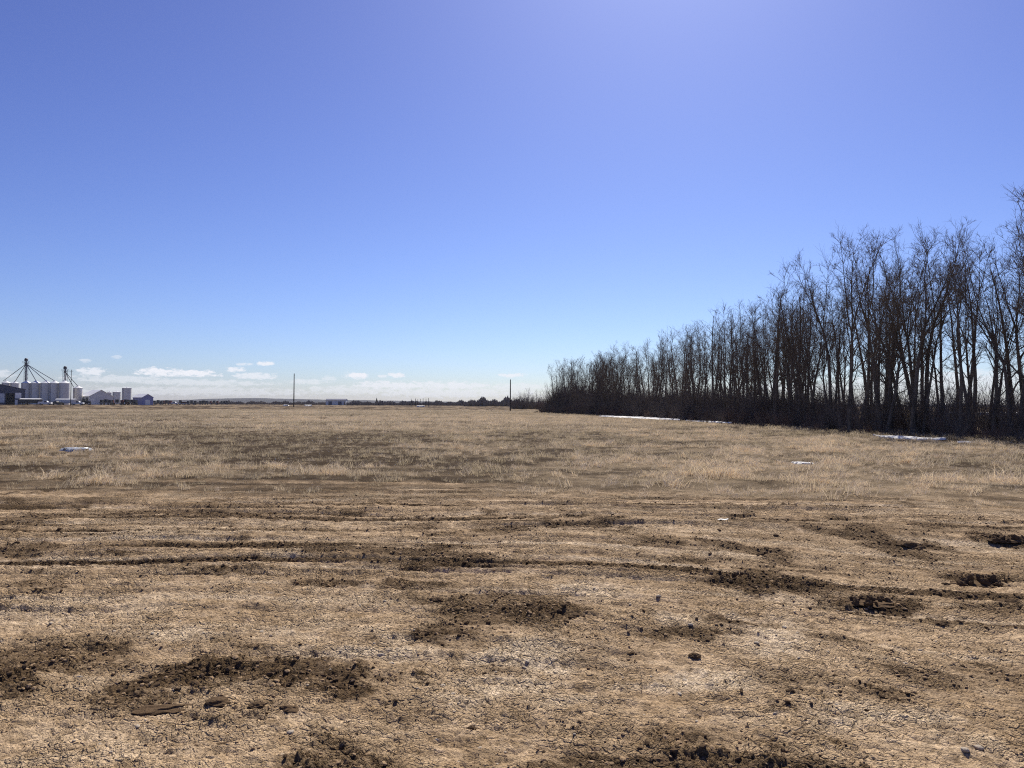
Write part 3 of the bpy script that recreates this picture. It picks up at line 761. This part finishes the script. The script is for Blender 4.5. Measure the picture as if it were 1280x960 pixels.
# trees that stand out
def px_tree(px, d, top, k, label, **kw):
    H = EYE + (hor(px) - top) * d / FPX
    return tree((px - 640) / FPX * d, d, H, k, label, **kw)
px_tree(1278, 37, 232, 1, 'tallest bare tree of the belt, cut by the right edge of the picture')
px_tree(1140, 42, 288, 3, 'tall bare tree with a spindly top reaching above its neighbours, right side')
px_tree(1062, 44, 302, 2, 'tall bare tree at the left end of the high crowns on the right')
px_tree(1158, 44, 300, 5, 'broad bare tree with thick dark trunk right of the spindly topped one')
px_tree(1215, 39, 308, 6, 'round crowned bare tree with thick fork, second tall crown from right edge')
px_tree(890, 73, 384, 0, 'lone taller bare tree with round top left of the leaning one, middle of belt')
px_tree(938, 64, 392, 8, 'bare tree leaning left above the brush in the middle of the belt', lean=(0, -.16))
px_tree(968, 62, 352, 4, 'slender pointed bare tree where the belt begins to rise')
px_tree(1018, 54, 340, 9, 'thin bare tree with long upright stems just left of the high crowns')

px_tree(990, 58, 350, 10, 'bare tree between the slender pointed tree and the thin upright stemmed one')
px_tree(1038, 51, 322, 5, 'forked bare tree just right of the thin tree with long upright stems')
px_tree(912, 70, 398, 3, 'bare tree between the lone round topped tree and the left leaning one')
px_tree(868, 80, 402, 6, 'bare tree just left of the lone taller round topped tree')
px_tree(692, 138, 455, 6, 'bare tree at the left tip of the tree belt')
px_tree(704, 134, 452, 2, 'bare tree next to the left tip of the tree belt')

# trees beyond the end of the belt
for k, (px, top, d) in enumerate([(655, 488, 255), (661, 486, 258), (666, 490, 250), (672, 487, 262), (678, 489, 254), (649, 493, 260)]):
    px_tree(px, d, top, k * 2, 'bare tree of the far clump left of the belt, ' + ('second from its left end', 'third from its left end', 'in its middle', 'tallest one', 'nearest the belt', 'lowest one at the left end')[k],
            group='bare trees of the small far clump')

# undergrowth along the foot of the belt
def bush_mesh(seed, n, H, mat, thick=.009, wide=.8):
    rs = random.Random(seed); mb = MB()
    for _ in range(n):
        a = rs.uniform(0, 6.283); b = rs.uniform(0, .35) * wide
        p = Vector((math.cos(a) * b, math.sin(a) * b, -.05)); L = H * rs.uniform(.5, 1.05)
        d = unit(Vector((math.cos(a) * rs.uniform(0, .6) * wide, math.sin(a) * rs.uniform(0, .6) * wide, 1)))
        pts = [p]
        for _ in range(4):
            d = unit(d + Vector((rs.gauss(0, .12), rs.gauss(0, .12), 0))); pts.append(pts[-1] + d * L / 4)
        mb.tube(pts, [thick * 1.3, thick * 1.1, thick * .9, thick * .7, thick * .3], 3)
        for _ in range(7):
            q = pts[rs.randint(1, 4)]; dd = unit(d + Vector((rs.gauss(0, .6), rs.gauss(0, .6), rs.gauss(.1, .3))))
            l2 = L * rs.uniform(.12, .3); mb.tube([q, q + dd * l2 * .5, q + dd * l2 + Vector((0, 0, .05))], [thick * .6, thick * .5, thick * .2], 3)
    return mb.mesh('bush_source', mat)
bushes = [bush_mesh(200 + k, 30, 2.4, M['brush'], .011) for k in range(4)] + [bush_mesh(210, 34, 1.5, M['redbrush'], .010, 1.1), bush_mesh(211, 34, 1.6, M['brush'], .010, 1.1)]
bp, br, bs, bi = [], [], [], []
for k in range(2500):
    s = 5 + (BLEN - 5) * rng.rand() ** .8; off = -0.9 + 10 * rng.rand() ** 1.25
    if s / BLEN < .35 and rng.rand() < .62: continue
    x, y = belt_place(s, off)
    bp.append((x, y, 0.0)); br.append((0, 0, rng.rand() * 6.28)); bs.append((.55 + .4 * smooth(np.float64(s), BLEN - 14, BLEN) + .85 * rng.rand() ** 2) * (1 + .45 * max(0, (s / BLEN - .35))) if off > .8 else .4 + .5 * rng.rand())
    bi.append(rng.randint(0, 4) if (off > 1 or rng.rand() < .4) else 4 + (rng.rand() < .6))
for k in range(420):                       # low shoots and dead weeds straying out of the belt's foot
    x, y = belt_place(4 + (BLEN - 4) * rng.rand(), -2.6 * rng.rand() ** 1.6); bp.append((x, y, 0)); br.append((0, 0, rng.rand() * 6.28)); bs.append(.16 + .3 * rng.rand() ** 2); bi.append(4 + (rng.rand() < .5))
for k in range(110):                        # scrub at the far clump
    px = 640 + 44 * rng.rand(); d = 235 + 30 * rng.rand(); bp.append(((px - 640) / FPX * d, d, 0)); br.append((0, 0, rng.rand() * 6.28)); bs.append(.7 + 1.5 * rng.rand() ** 1.5); bi.append(rng.randint(0, 6))
bp = np.array(bp); bp[:, 2] = ground_fields(bp[:, 0], bp[:, 1])[0]
scatter('undergrowth', bp, br, bs, bi, bushes)

# weeds in the field
weeds = [bush_mesh(230 + k, 16, .8, M['brush'], .012, 1.3) for k in range(3)]
for k, (px, py, w, lab) in enumerate([(404, 525, 13, 'dark weed clump standing in the pale field below the left pole'), (440, 520, 8, 'small dark weed clump in the field right of the larger one'),
                                      (297, 521, 8, 'dark weed clump in the far field on the left'), (189, 513, 6, 'tiny dark weed clump in the field in front of the blue shed'),
                                      (450, 519, 6, 'tiny dark weed clump beside the small one in mid field'), (576, 511, 5, 'small dark weed at the far field edge left of the right pole')]):
    x, y = ground_at(px, py); o = link(bpy.data.objects.new('weed_clump', weeds[k % 3])); tag(o, lab, 'weed')
    o.location = (x, y, hgt(x, y)); sc_ = w * y / FPX / 1.3; o.scale = (sc_, sc_, sc_ * .7)

# ------------------------------------------------------------------ snow and meltwater
def blob_sheet(name, mat, line, wid, label, cat, zoff, thick=.05, seed=1):
    mat = M[mat]; dip = min(.08, wid * .12) if thick else .10; flat = hgt(*ground_at(*line[0])) if not thick else None
    """a thin patch with a ragged rim along a polyline of photo pixels"""
    rs = random.Random(seed); P = [ground_at(a, b) for a, b in line]
    n = 54; left = []; right = []; mid = []
    for k in range(n + 1):
        f = k / n * (len(P) - 1); i = min(int(f), len(P) - 2); f -= i
        x = P[i][0] + (P[i + 1][0] - P[i][0]) * f; y = P[i][1] + (P[i + 1][1] - P[i][1]) * f
        dx, dy = P[i + 1][0] - P[i][0], P[i + 1][1] - P[i][1]; L = math.hypot(dx, dy)
        w = wid * math.sqrt(max(0.02, math.sin(math.pi * (k + .3) / (n + .6)))) * rs.uniform(.35, 1.2)
        nx, ny = -dy / L, dx / L
        mid.append((x, y)); left.append((x + nx * w, y + ny * w)); right.append((x - nx * w * rs.uniform(.5, 1), y - ny * w))
    mb = MB(); vs = []
    for k in range(n + 1):
        for (q, dz) in ((left[k], -dip), (((left[k][0] * .75 + mid[k][0] * .25), (left[k][1] * .75 + mid[k][1] * .25)), thick * .6), (mid[k], thick),
                        (((right[k][0] * .75 + mid[k][0] * .25), (right[k][1] * .75 + mid[k][1] * .25)), thick * .6), (right[k], -dip)):
            vs.append((q[0], q[1], (hgt(q[0], q[1]) if flat is None else flat) + zoff + dz))
    fs = [(k * 5 + j, k * 5 + j + 1, k * 5 + j + 6, k * 5 + j + 5) for k in range(n) for j in range(4)]
    mb.add(vs, fs); o = mb.build(name, mat, None, True); return tag(o, label, cat)
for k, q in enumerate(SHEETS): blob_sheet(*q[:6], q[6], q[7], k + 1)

# ------------------------------------------------------------------ farmyard
def X(px, d): return (px - 640) / FPX * d
def Zt(px, row, d): return EYE + (hor(px) - row) * d / FPX

def grain_bin(px, d, wpx, eave, peak, label, group):
    root = empty('grain_bin', (X(px, d), d, 0), label, 'grain bin', group)
    r_ = wpx * d / FPX / 2; ze, zp = Zt(px, eave, d), Zt(px, peak, d)
    prof = []; n = 18
    for k in range(n): prof += [(r_ - .04, ze * k / n), (r_, ze * (k + .5) / n)]
    prof.append((r_ - .04, ze)); MB().lathe(prof, 26).build('body', M['steel'], root, True)
    MB().lathe([(r_ + .12, ze - .06), (r_ + .12, ze + .02), (r_ * .18, zp - .25)], 26).build('roof', M['whiteroof'], root, False)
    MB().lathe([(r_ * .18, zp - .3), (r_ * .18, zp), (.02, zp + .15)], 12).build('roof_cap', M['whiteroof'], root)
    ld = MB(); a = -1.9
    for sx in (-.2, .2): ld.box(math.cos(a) * r_ + sx - .03, math.cos(a) * r_ + sx + .03, -r_ - .12, -r_ - .06, 0, ze)
    for k in range(int(ze / .6)): ld.box(math.cos(a) * r_ - .2, math.cos(a) * r_ + .2, -r_ - .11, -r_ - .07, k * .6 + .3, k * .6 + .35)
    ld.build('ladder', M['tower'], root)
    for k in range(3):
        ring = MB(); ring.lathe([(r_ + .05, ze * (k + 1) / 4 - .06), (r_ + .05, ze * (k + 1) / 4 + .06)], 26); ring.build('stiffener_ring', M['steel'], root)
G5 = 'row of five tall grain bins'
for k, (px, wd) in enumerate([(33, 11.5), (44.8, 11.8), (57.2, 12), (68.2, 11.5), (80.5, 12.5)]):
    grain_bin(px, 400, wd, 479, 475.5, ('leftmost', 'second from left', 'middle', 'second from right', 'rightmost')[k] + ' of the five tall steel grain bins in a row', G5)
grain_bin(97.5, 425, 11, 485, 482, 'shorter steel grain bin standing right of the pole and the five bins', 'single grain bins')
grain_bin(7.5, 445, 9.5, 478.5, 475.5, 'steel grain bin behind the navy shed at the left edge', 'single grain bins')
grain_bin(18.5, 445, 10, 479, 476.5, 'steel grain bin behind the navy shed, next to the five bins', 'single grain bins')
grain_bin(146, 520, 9.5, 490, 488.8, 'short steel bin behind the white shed, left of the tall one', 'single grain bins')
grain_bin(137, 540, 5, 490.5, 489, 'narrow dark steel bin just behind the white shed roof', 'single grain bins')
grain_bin(158.5, 500, 11, 485, 484, 'tall flat-topped steel bin between the white shed and the blue shed', 'single grain bins')

def leg_tower(px, d, top, wpx, spouts, label):
    x0 = X(px, d); H = Zt(px, top, d); w = wpx * d / FPX / 2
    root = empty('grain_elevator', (x0, d, 0), label, 'grain elevator')
    for sx in (-1, 1):
        for sy in (-1, 1): MB().tube([(sx * w, sy * w, 0), (sx * w, sy * w, H - 2)], .11, 4).build('mast_post', M['tower'], root)
    br_ = MB(); n = int(H / 2.2)
    for k in range(n):
        z0, z1 = (H - 2) * k / n, (H - 2) * (k + 1) / n
        for sy in (-1, 1):
            br_.tube([(-w, sy * w, z0), (w, sy * w, z1)], .05, 3); br_.tube([(w, sy * w, z0), (-w, sy * w, z1)], .05, 3); br_.tube([(-w, sy * w, z1), (w, sy * w, z1)], .06, 3)
        for sx in (-1, 1): br_.tube([(sx * w, -w, z0), (sx * w, w, z1)], .05, 3)
    br_.build('bracing', M['tower'], root)
    MB().box(-.28, .02, -.25, .25, 0, H - 1.4).box(.1, .4, -.25, .25, 0, H - 1.4).build('elevator_casing', M['tower'], root)
    hd = MB().box(-.75, .75, -.5, .5, H - 1.5, H - .5); hd.tube([(0, -.5, H - .5), (0, .5, H - .5)], .7, 12, True); hd.build('elevator_head', M['tower'], root)
    pf = MB().box(-1.3, 1.3, -1.2, 1.2, H - 2.6, H - 2.5)
    for sx in (-1.28, 1.28): pf.box(sx - .04, sx + .04, -1.2, 1.2, H - 1.6, H - 1.5); [pf.box(sx - .03, sx + .03, q - .03, q + .03, H - 2.5, H - 1.55) for q in (-1.15, 0, 1.15)]
    pf.build('platform', M['tower'], root)
    MB().lathe([(.45, H - 3.6), (.6, H - 2.7), (.3, H - 2.6)], 10).build('distributor', M['tower'], root)
    for (tx, ty, dd) in spouts:
        MB().tube([(0, 0, H - 3.0), (X(tx, dd) - x0, dd - d, Zt(tx, ty, dd))], .18, 6).build('spout', M['tower'], root)
leg_tower(32, 408, 448, 3.0, [(4, 476, 445), (18.5, 477, 445), (33, 476, 400), (44.8, 476, 400), (57.2, 476, 400), (68, 476, 400)], 'taller grain elevator tower with spouts fanning out over the bins')
leg_tower(81, 410, 458, 3.6, [(80.5, 476, 400), (92, 484, 425), (97.5, 483, 425)], 'shorter grain elevator tower behind the rightmost tall bin')

def shed(name, px, d, L, W, He, Hr, rz, wall, roof, label, door=None, trims=None):
    """gabled shed, ridge along local x"""
    root = empty(name, (X(px, d), d, 0), label, 'shed', None, rz)
    w = MB()
    v = [(-L / 2, -W / 2, -.1), (L / 2, -W / 2, -.1), (L / 2, W / 2, -.1), (-L / 2, W / 2, -.1), (-L / 2, -W / 2, He), (L / 2, -W / 2, He), (L / 2, W / 2, He), (-L / 2, W / 2, He), (-L / 2, 0, Hr), (L / 2, 0, Hr)]
    w.add(v, [(0, 1, 5, 4), (2, 3, 7, 6), (1, 2, 6, 9, 5), (3, 0, 4, 8, 7)])
    for k in range(int(L / 1.2)):                            # cladding ribs
        xx = -L / 2 + .6 + k * 1.2; w.box(xx - .04, xx + .04, -W / 2 - .04, -W / 2, 0, He - .05)
    w.build('wall', wall, root)
    sl = math.hypot(W / 2, Hr - He); nx, nz = (Hr - He) / sl, (W / 2) / sl
    for s in (-1, 1):
        e = .35; oy, oz = s * (W / 2 + e * nz), He - e * nx + .05
        q = [(-L / 2 - .3, oy, oz), (L / 2 + .3, oy, oz), (L / 2 + .3, 0, Hr + .05), (-L / 2 - .3, 0, Hr + .05)]
        rf = MB().add(q + [(a, b, c + .12) for a, b, c in q], [(0, 1, 2, 3), (7, 6, 5, 4), (0, 4, 5, 1), (1, 5, 6, 2), (2, 6, 7, 3), (3, 7, 4, 0)])
        rf.build('roof_slope', roof, root)
    for (face, a, b, z0, z1, mat, nm) in (door or []):
        if face == 'front': mbx = MB().box(a, b, -W / 2 - .10, -W / 2 - .03, z0, z1)
        else: mbx = MB().box(L / 2 + .02, L / 2 + .09, a, b, z0, z1)
        mbx.build(nm, mat, root)
    return root
# navy shed at the left edge: its long wall with dark and white doors faces the viewer
shed('machine_shed', -20, 347, 14, 32, 7.2, 10.8, R(-56), M['navy'], M['navyroof'], 'navy metal machine shed with a dark bay and white doors at the left edge',
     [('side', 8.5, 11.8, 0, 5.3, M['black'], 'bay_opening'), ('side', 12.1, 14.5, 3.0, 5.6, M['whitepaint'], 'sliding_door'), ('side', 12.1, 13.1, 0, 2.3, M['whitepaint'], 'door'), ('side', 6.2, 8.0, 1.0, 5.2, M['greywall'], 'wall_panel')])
shed('white_shed', 121, 430, 14, 12.5, 4.7, 8.3, R(-42), M['greywall'], M['whiteroof'], 'white roofed grey shed with its gable towards the parked machinery',
     [('front', 2.6, 4.8, 0, 4.0, M['darkpaint'], 'door'), ('side', -5.6, -3.2, 0, 3.2, M['whitepaint'], 'door')])
shed('blue_shed', 179, 420, 9.5, 6.5, 4.2, 6.0, R(-34), M['blue'], M['whiteroof'], 'small blue walled shed with pale gabled roof right of the bins',
     [('front', -3.6, -1.4, 0, 2.6, M['darkpaint'], 'door'), ('side', -1.4, 1.4, 0, 2.9, M['whitepaint'], 'door')])
shed('long_shed', 421, 620, 16.5, 7, 3.9, 5.0, R(0), M['greywall'], M['navyroof'], 'long low grey metal shed far off at the field edge right of the left pole',
     [('front', -6, -3, 0, 3, M['navy'], 'door'), ('front', 2, 5, 0, 3, M['navy'], 'door')])

# vehicles and machines in the yard
def wheels(root, xs, ys, r_, w=.3):
    for a in xs:
        for b in ys:
            t = MB().wheel(a, b, r_, w).build('wheel', M['tyre'], root); MB().wheel(a, b - math.copysign(.03, -b) , r_ * .0 + r_, .01, 6) if False else None
            MB().tube([(a, b - w / 2 - .02, r_), (a, b + w / 2 + .02, r_)], r_ * .5, 8, True).build('rim', M['greywall'], t)
def grain_trailer(px, d, L, label, mat, tarp):
    root = empty('grain_trailer', (X(px, d), d, 0), label, 'trailer', 'trailers parked by the bins')
    MB().add([(-L / 2 + .5, -1.2, 1.1), (L / 2 - .5, -1.2, 1.1), (L / 2, -1.25, 2.6), (-L / 2, -1.25, 2.6), (-L / 2 + .5, 1.2, 1.1), (L / 2 - .5, 1.2, 1.1), (L / 2, 1.25, 2.6), (-L / 2, 1.25, 2.6)],
             [(0, 1, 2, 3), (5, 4, 7, 6), (1, 5, 6, 2), (4, 0, 3, 7), (4, 5, 1, 0), (3, 2, 6, 7)]).build('box', mat, root)
    MB().add([(-L / 2, -1.3, 2.62), (L / 2, -1.3, 2.62), (L / 2, 0, 3.0), (-L / 2, 0, 3.0), (-L / 2, 1.3, 2.62), (L / 2, 1.3, 2.62)], [(0, 1, 2, 3), (3, 2, 5, 4), (0, 3, 4), (1, 5, 2), (0, 4, 5, 1)]).build('tarp', tarp, root)
    MB().box(-L / 2 + .3, L / 2 - .3, -.5, .5, .85, 1.08).build('chassis', M['darkpaint'], root)
    wheels(root, (-L / 2 + 1.2, -L / 2 + 2.4), (-1.1, 1.1), .5)
    MB().tube([(L / 2 - 1.6, -.9, 0), (L / 2 - 1.6, -.9, 1.1)], .07, 5).build('landing_leg', M['darkpaint'], root)
grain_trailer(39, 345, 9.5, 'long dark trailer with white cover parked before the left bins', M['darkpaint'], M['whiteroof'])
grain_trailer(83, 350, 9.0, 'grey trailer with flat cover parked behind the leftmost pole', M['greywall'], M['greywall'])

def pickup(px, d, rz, mat, label, group='trucks and cars in the farmyard'):
    root = empty('pickup_truck', (X(px, d), d, 0), label, 'truck', group, rz)
    MB().box(-2.7, 2.7, -.95, .95, .55, 1.1).box(-2.7, -.5, -.95, -.85, 1.1, 1.5).box(-2.7, -.5, .85, .95, 1.1, 1.5).box(-2.7, -2.6, -.85, .85, 1.1, 1.5).box(1.2, 2.65, -.9, .9, 1.1, 1.32).build('body', mat, root)
    MB().add([(-.5, -.9, 1.1), (1.3, -.9, 1.1), (.8, -.78, 1.9), (-.35, -.78, 1.9), (-.5, .9, 1.1), (1.3, .9, 1.1), (.8, .78, 1.9), (-.35, .78, 1.9)],
             [(0, 1, 2, 3), (5, 4, 7, 6), (1, 5, 6, 2), (4, 0, 3, 7), (3, 2, 6, 7)]).build('cab', mat, root)
    MB().add([(-.3, -.915, 1.2), (1.0, -.915, 1.2), (.7, -.81, 1.8), (-.25, -.81, 1.8)], [(0, 1, 2, 3)]).build('window', M['glass'], root)
    wheels(root, (-1.7, 1.75), (-.85, .85), .4, .26)
pickup(57, 340, R(10), M['whitepaint'], 'white pickup truck parked before the middle bins')
pickup(70, 345, R(-5), M['darkpaint'], 'dark pickup truck parked right of the white one')
pickup(97, 340, R(8), M['greywall'], 'grey pickup truck parked before the single bin')
pickup(218, 480, R(0), M['whitepaint'], 'white pickup truck among the dark machines right of the blue shed')
pickup(232, 500, R(20), M['whitepaint'], 'farther white pickup truck among the dark machines on the left')

def tractor(px, d, rz, mat, label):
    root = empty('tractor', (X(px, d), d, 0), label, 'tractor', 'machines parked in the farmyard', rz)
    MB().box(.2, 2.6, -.45, .45, 1.0, 1.9).box(-1.4, .3, -.5, .5, .8, 1.5).build('body', mat, root)
    MB().box(-1.3, .2, -.7, .7, 1.5, 2.7).build('cab', M['glass'], root); MB().box(-1.45, .35, -.8, .8, 2.71, 2.86).build('cab_roof', mat, root)
    MB().tube([(1.6, 0, 1.9), (1.6, 0, 2.9)], .06, 6).build('exhaust', M['darkpaint'], root)
    wheels(root, (-.8,), (-1.0, 1.0), .95, .5); wheels(root, (1.9,), (-.85, .85), .6, .35)
def cultivator(px, d, Wd, rz, mat, label):
    root = empty('cultivator', (X(px, d), d, 0), label, 'cultivator', 'machines parked in the farmyard', rz)
    fr = MB()
    for yy in (-1.2, 0, 1.2): fr.box(-Wd / 2, Wd / 2, yy - .08, yy + .08, .9, 1.1)
    for k in range(5): fr.box(-Wd / 2 + Wd * k / 4 - .07, -Wd / 2 + Wd * k / 4 + .07, -1.3, 1.3, 1.11, 1.25)
    fr.build('frame', mat, root)
    sh = MB()
    for k in range(int(Wd / .45)):
        xx = -Wd / 2 + .2 + k * .45; yy = (-1.2, 0, 1.2)[k % 3]; sh.tube([(xx, yy, .95), (xx, yy + .35, .5), (xx, yy + .1, .05)], .05, 4)
    sh.build('shank_row', M['darkpaint'], root)['kind'] = 'stuff'
    for sx in (-1, 1):
        MB().box(sx * Wd * .36 - Wd * .10, sx * Wd * .36 + Wd * .10, -.9, .9, 1.3, 2.6).build('wing', mat, root)
    MB().box(-Wd * .12, Wd * .12, -.8, .8, 1.3, 2.9).build('seed_tank', M['darkpaint'], root)
    wheels(root, (-Wd * .3, Wd * .3), (-1.4, 1.4), .5)
cultivator(133, 385, 6.0, 0, M['darkpaint'], 'dark folded cultivator parked before the gable of the white shed')
cultivator(147, 390, 6.5, R(12), M['red'], 'red brown cultivator parked below the two steel bins')
tractor(157, 388, R(160), M['red'], 'red tractor parked at the foot of the tall steel bin')
cultivator(166, 395, 5.0, R(-8), M['darkpaint'], 'dark cultivator parked against the blue shed')
tractor(107, 380, R(15), M['darkpaint'], 'dark tractor parked left of the white shed')
cultivator(198, 470, 6.0, R(6), M['darkpaint'], 'dark cultivator first right of the blue shed')
cultivator(209, 480, 6.5, R(-6), M['red'], 'rusty cultivator second right of the blue shed')
tractor(227, 470, R(20), M['red'], 'dark red tractor between the two white pickups')
cultivator(240, 500, 6.5, R(3), M['darkpaint'], 'dark cultivator right of the farther white pickup')
cultivator(255, 520, 6.5, R(-9), M['darkpaint'], 'dark cultivator in the middle of the far machine row')
cultivator(268, 540, 6.5, R(8), M['red'], 'rusty cultivator near the right end of the far machine row')
cultivator(281, 560, 6.0, R(0), M['darkpaint'], 'dark cultivator at the right end of the far machine row')

# ------------------------------------------------------------------ poles
def pole(px, d, top, label, cross=True, thick=1.0):
    root = empty('utility_pole', (X(px, d), d, 0), label, 'utility pole', 'utility poles')
    H = Zt(px, top, d); MB().tube([(0, 0, -.3), (0, 0, H * .5), (0, 0, H)], [.16 * thick, .13 * thick, .10 * thick], 8, True).build('shaft', M['pole'], root)
    if cross:
        MB().box(-.7, .7, -.05, .05, H - .7, H - .56, rz=.5).build('crossarm', M['pole'], root)
        for k in (-1, 1): MB().lathe([(.05, H - .56), (.07, H - .45), (.04, H - .38)], 6, math.cos(.5) * .55 * k, math.sin(.5) * .55 * k).build('insulator', M['greywall'], root)
    else: MB().lathe([(.05, H), (.08, H + .12), (.04, H + .2)], 6).build('insulator', M['greywall'], root)
pole(88.7, 305, 462, 'utility pole in front of the farm bins on the left')
pole(367.5, 290, 467, 'lone utility pole in the field left of centre', False, 1.5)
pole(638, 165, 475, 'lone utility pole at mid picture left of the tree belt', False)
for k, px in enumerate((514, 519.5, 522.5, 525.5, 529, 532.5, 536)):
    d = 400; root = empty('thin_pole', (X(px, d), d, 0), ('first', 'second', 'third', 'fourth', 'fifth', 'sixth', 'last')[k] + ' from left in the row of slender poles at the far field edge', 'pole', 'row of thin poles at the far field edge')
    H = Zt(px, 497.5 + 1.5 * rng.rand(), d); MB().tube([(0, 0, -.2), (.05 * rng.randn(), 0, H)], [.17, .13], 6, True).build('shaft', M['pole'], root)
    MB().box(-.15, .15, -.15, .15, -.05, .25).build('footing', M['greywall'], root)

# ------------------------------------------------------------------ far woods and hills
def woods(name, px0, px1, d, top0, top1, seed, dens, mat, depth=40):
    rs = random.Random(seed); mb = MB(); n = int((px1 - px0) * dens)
    for k in range(n):
        px = rs.uniform(px0, px1); dd = d + rs.uniform(0, depth); f = (px - px0) / (px1 - px0)
        H = (Zt(px, top0 + (top1 - top0) * f, d)) * (0.45 + .6 * rs.random() ** 1.4) * (.75 + .3 * math.sin(px * .31 + seed) * math.sin(px * .117)); x = X(px, dd); w = H * rs.uniform(.08, .2)
        mb.tube([(x, dd, 0), (x + rs.gauss(0, .1), dd, H * .35), (x, dd, H * .7), (x + rs.gauss(0, .2), dd, H)], [w * .6, w, w * .7, .05], 5)
    return tag(mb.build(name, mat), kind='stuff')
woods('far_woods', 270, 640, 620, 500.0, 500.6, 1, 12, M['brush'], 120)
woods('far_woods', 430, 590, 600, 499.8, 499.5, 2, 9, M['brush'], 60)
woods('far_woods', 580, 650, 480, 496, 494.5, 3, 9, M['brush'], 40)
woods('far_woods', 193, 300, 700, 500, 502, 4, 5, M['brush'], 60)
woods('far_woods', -80, 190, 900, 500, 500, 5, 3, M['brush'], 60)
woods('far_woods', 680, 1400, 1200, 504, 504, 6, 3, M['brush'], 60)
# a spruce that pokes above the woods
root = empty('spruce_tree', (X(471, 780), 780, 0), 'dark pointed spruce rising above the far woods in mid picture', 'tree')
H = Zt(471, 497, 780); MB().tube([(0, 0, 0), (0, 0, H * .95)], [.2, .04], 6).build('trunk', M['bark'], root)
mb = MB()
for k in range(9):
    z = H * (.12 + .1 * k); w = 2.3 * (1 - k / 9.5); mb.lathe([(w, z - .35), (w * .35, z + .5), (.05, z + H * .11)], 9)
mb.build('crown', M['spruce'], root)

def hills(seed, d, prof, mat):
    n = 260; vs = []; fs = []; rs = np.random.RandomState(seed)
    pxs = np.linspace(prof[0][0], prof[-1][0], n)
    tops = np.interp(pxs, [p[0] for p in prof], [p[1] for p in prof])
    tops = tops + fbm(pxs * .06, pxs * 0, seed, 4) * .35
    for k in range(n):
        Ht = max(.2, Zt(pxs[k], tops[k], d)); x = X(pxs[k], d)
        for (q, hz) in ((0, -.5), (60, Ht * .55), (160, Ht), (420, Ht * .8), (800, -.5)):
            vs.append((x * (1 + q / d), d + q, hz))
    for k in range(n - 1):
        for j in range(4): fs.append((k * 5 + j, k * 5 + 5 + j, k * 5 + 6 + j, k * 5 + 1 + j))
    o = MB().add(vs, fs).build('hills', mat, None, True); return tag(o, kind='structure')
M['hill'] = material('wooded_hill', (0.038, 0.038, 0.042), 1.0, 0.3, 0.02)
hills(5, 3600, [(-200, 502), (150, 501.5), (230, 499.6), (270, 498), (320, 497.2), (370, 498.5), (430, 499.8), (470, 500.2), (560, 502), (640, 503), (760, 503.5), (1500, 507)], M['hill'])

# ------------------------------------------------------------------ haze
HAZE = 0.65e-4
hz = MB().box(-6300, 6300, -6300, 6300, -1.6, 60).build('haze', None)
hm = bpy.data.materials.new('haze_air'); hm.use_nodes = True; hm.node_tree.nodes.clear()
t = NT(hm.node_tree); pv = t.n('ShaderNodeVolumePrincipled'); pv.inputs['Density'].default_value = HAZE; pv.inputs['Color'].default_value = (.86, .91, 1, 1)
ho = t.n('ShaderNodeOutputMaterial'); t.put(ho.inputs['Volume'], pv.outputs[0])
hz.data.materials.append(hm); tag(hz, kind='stuff')
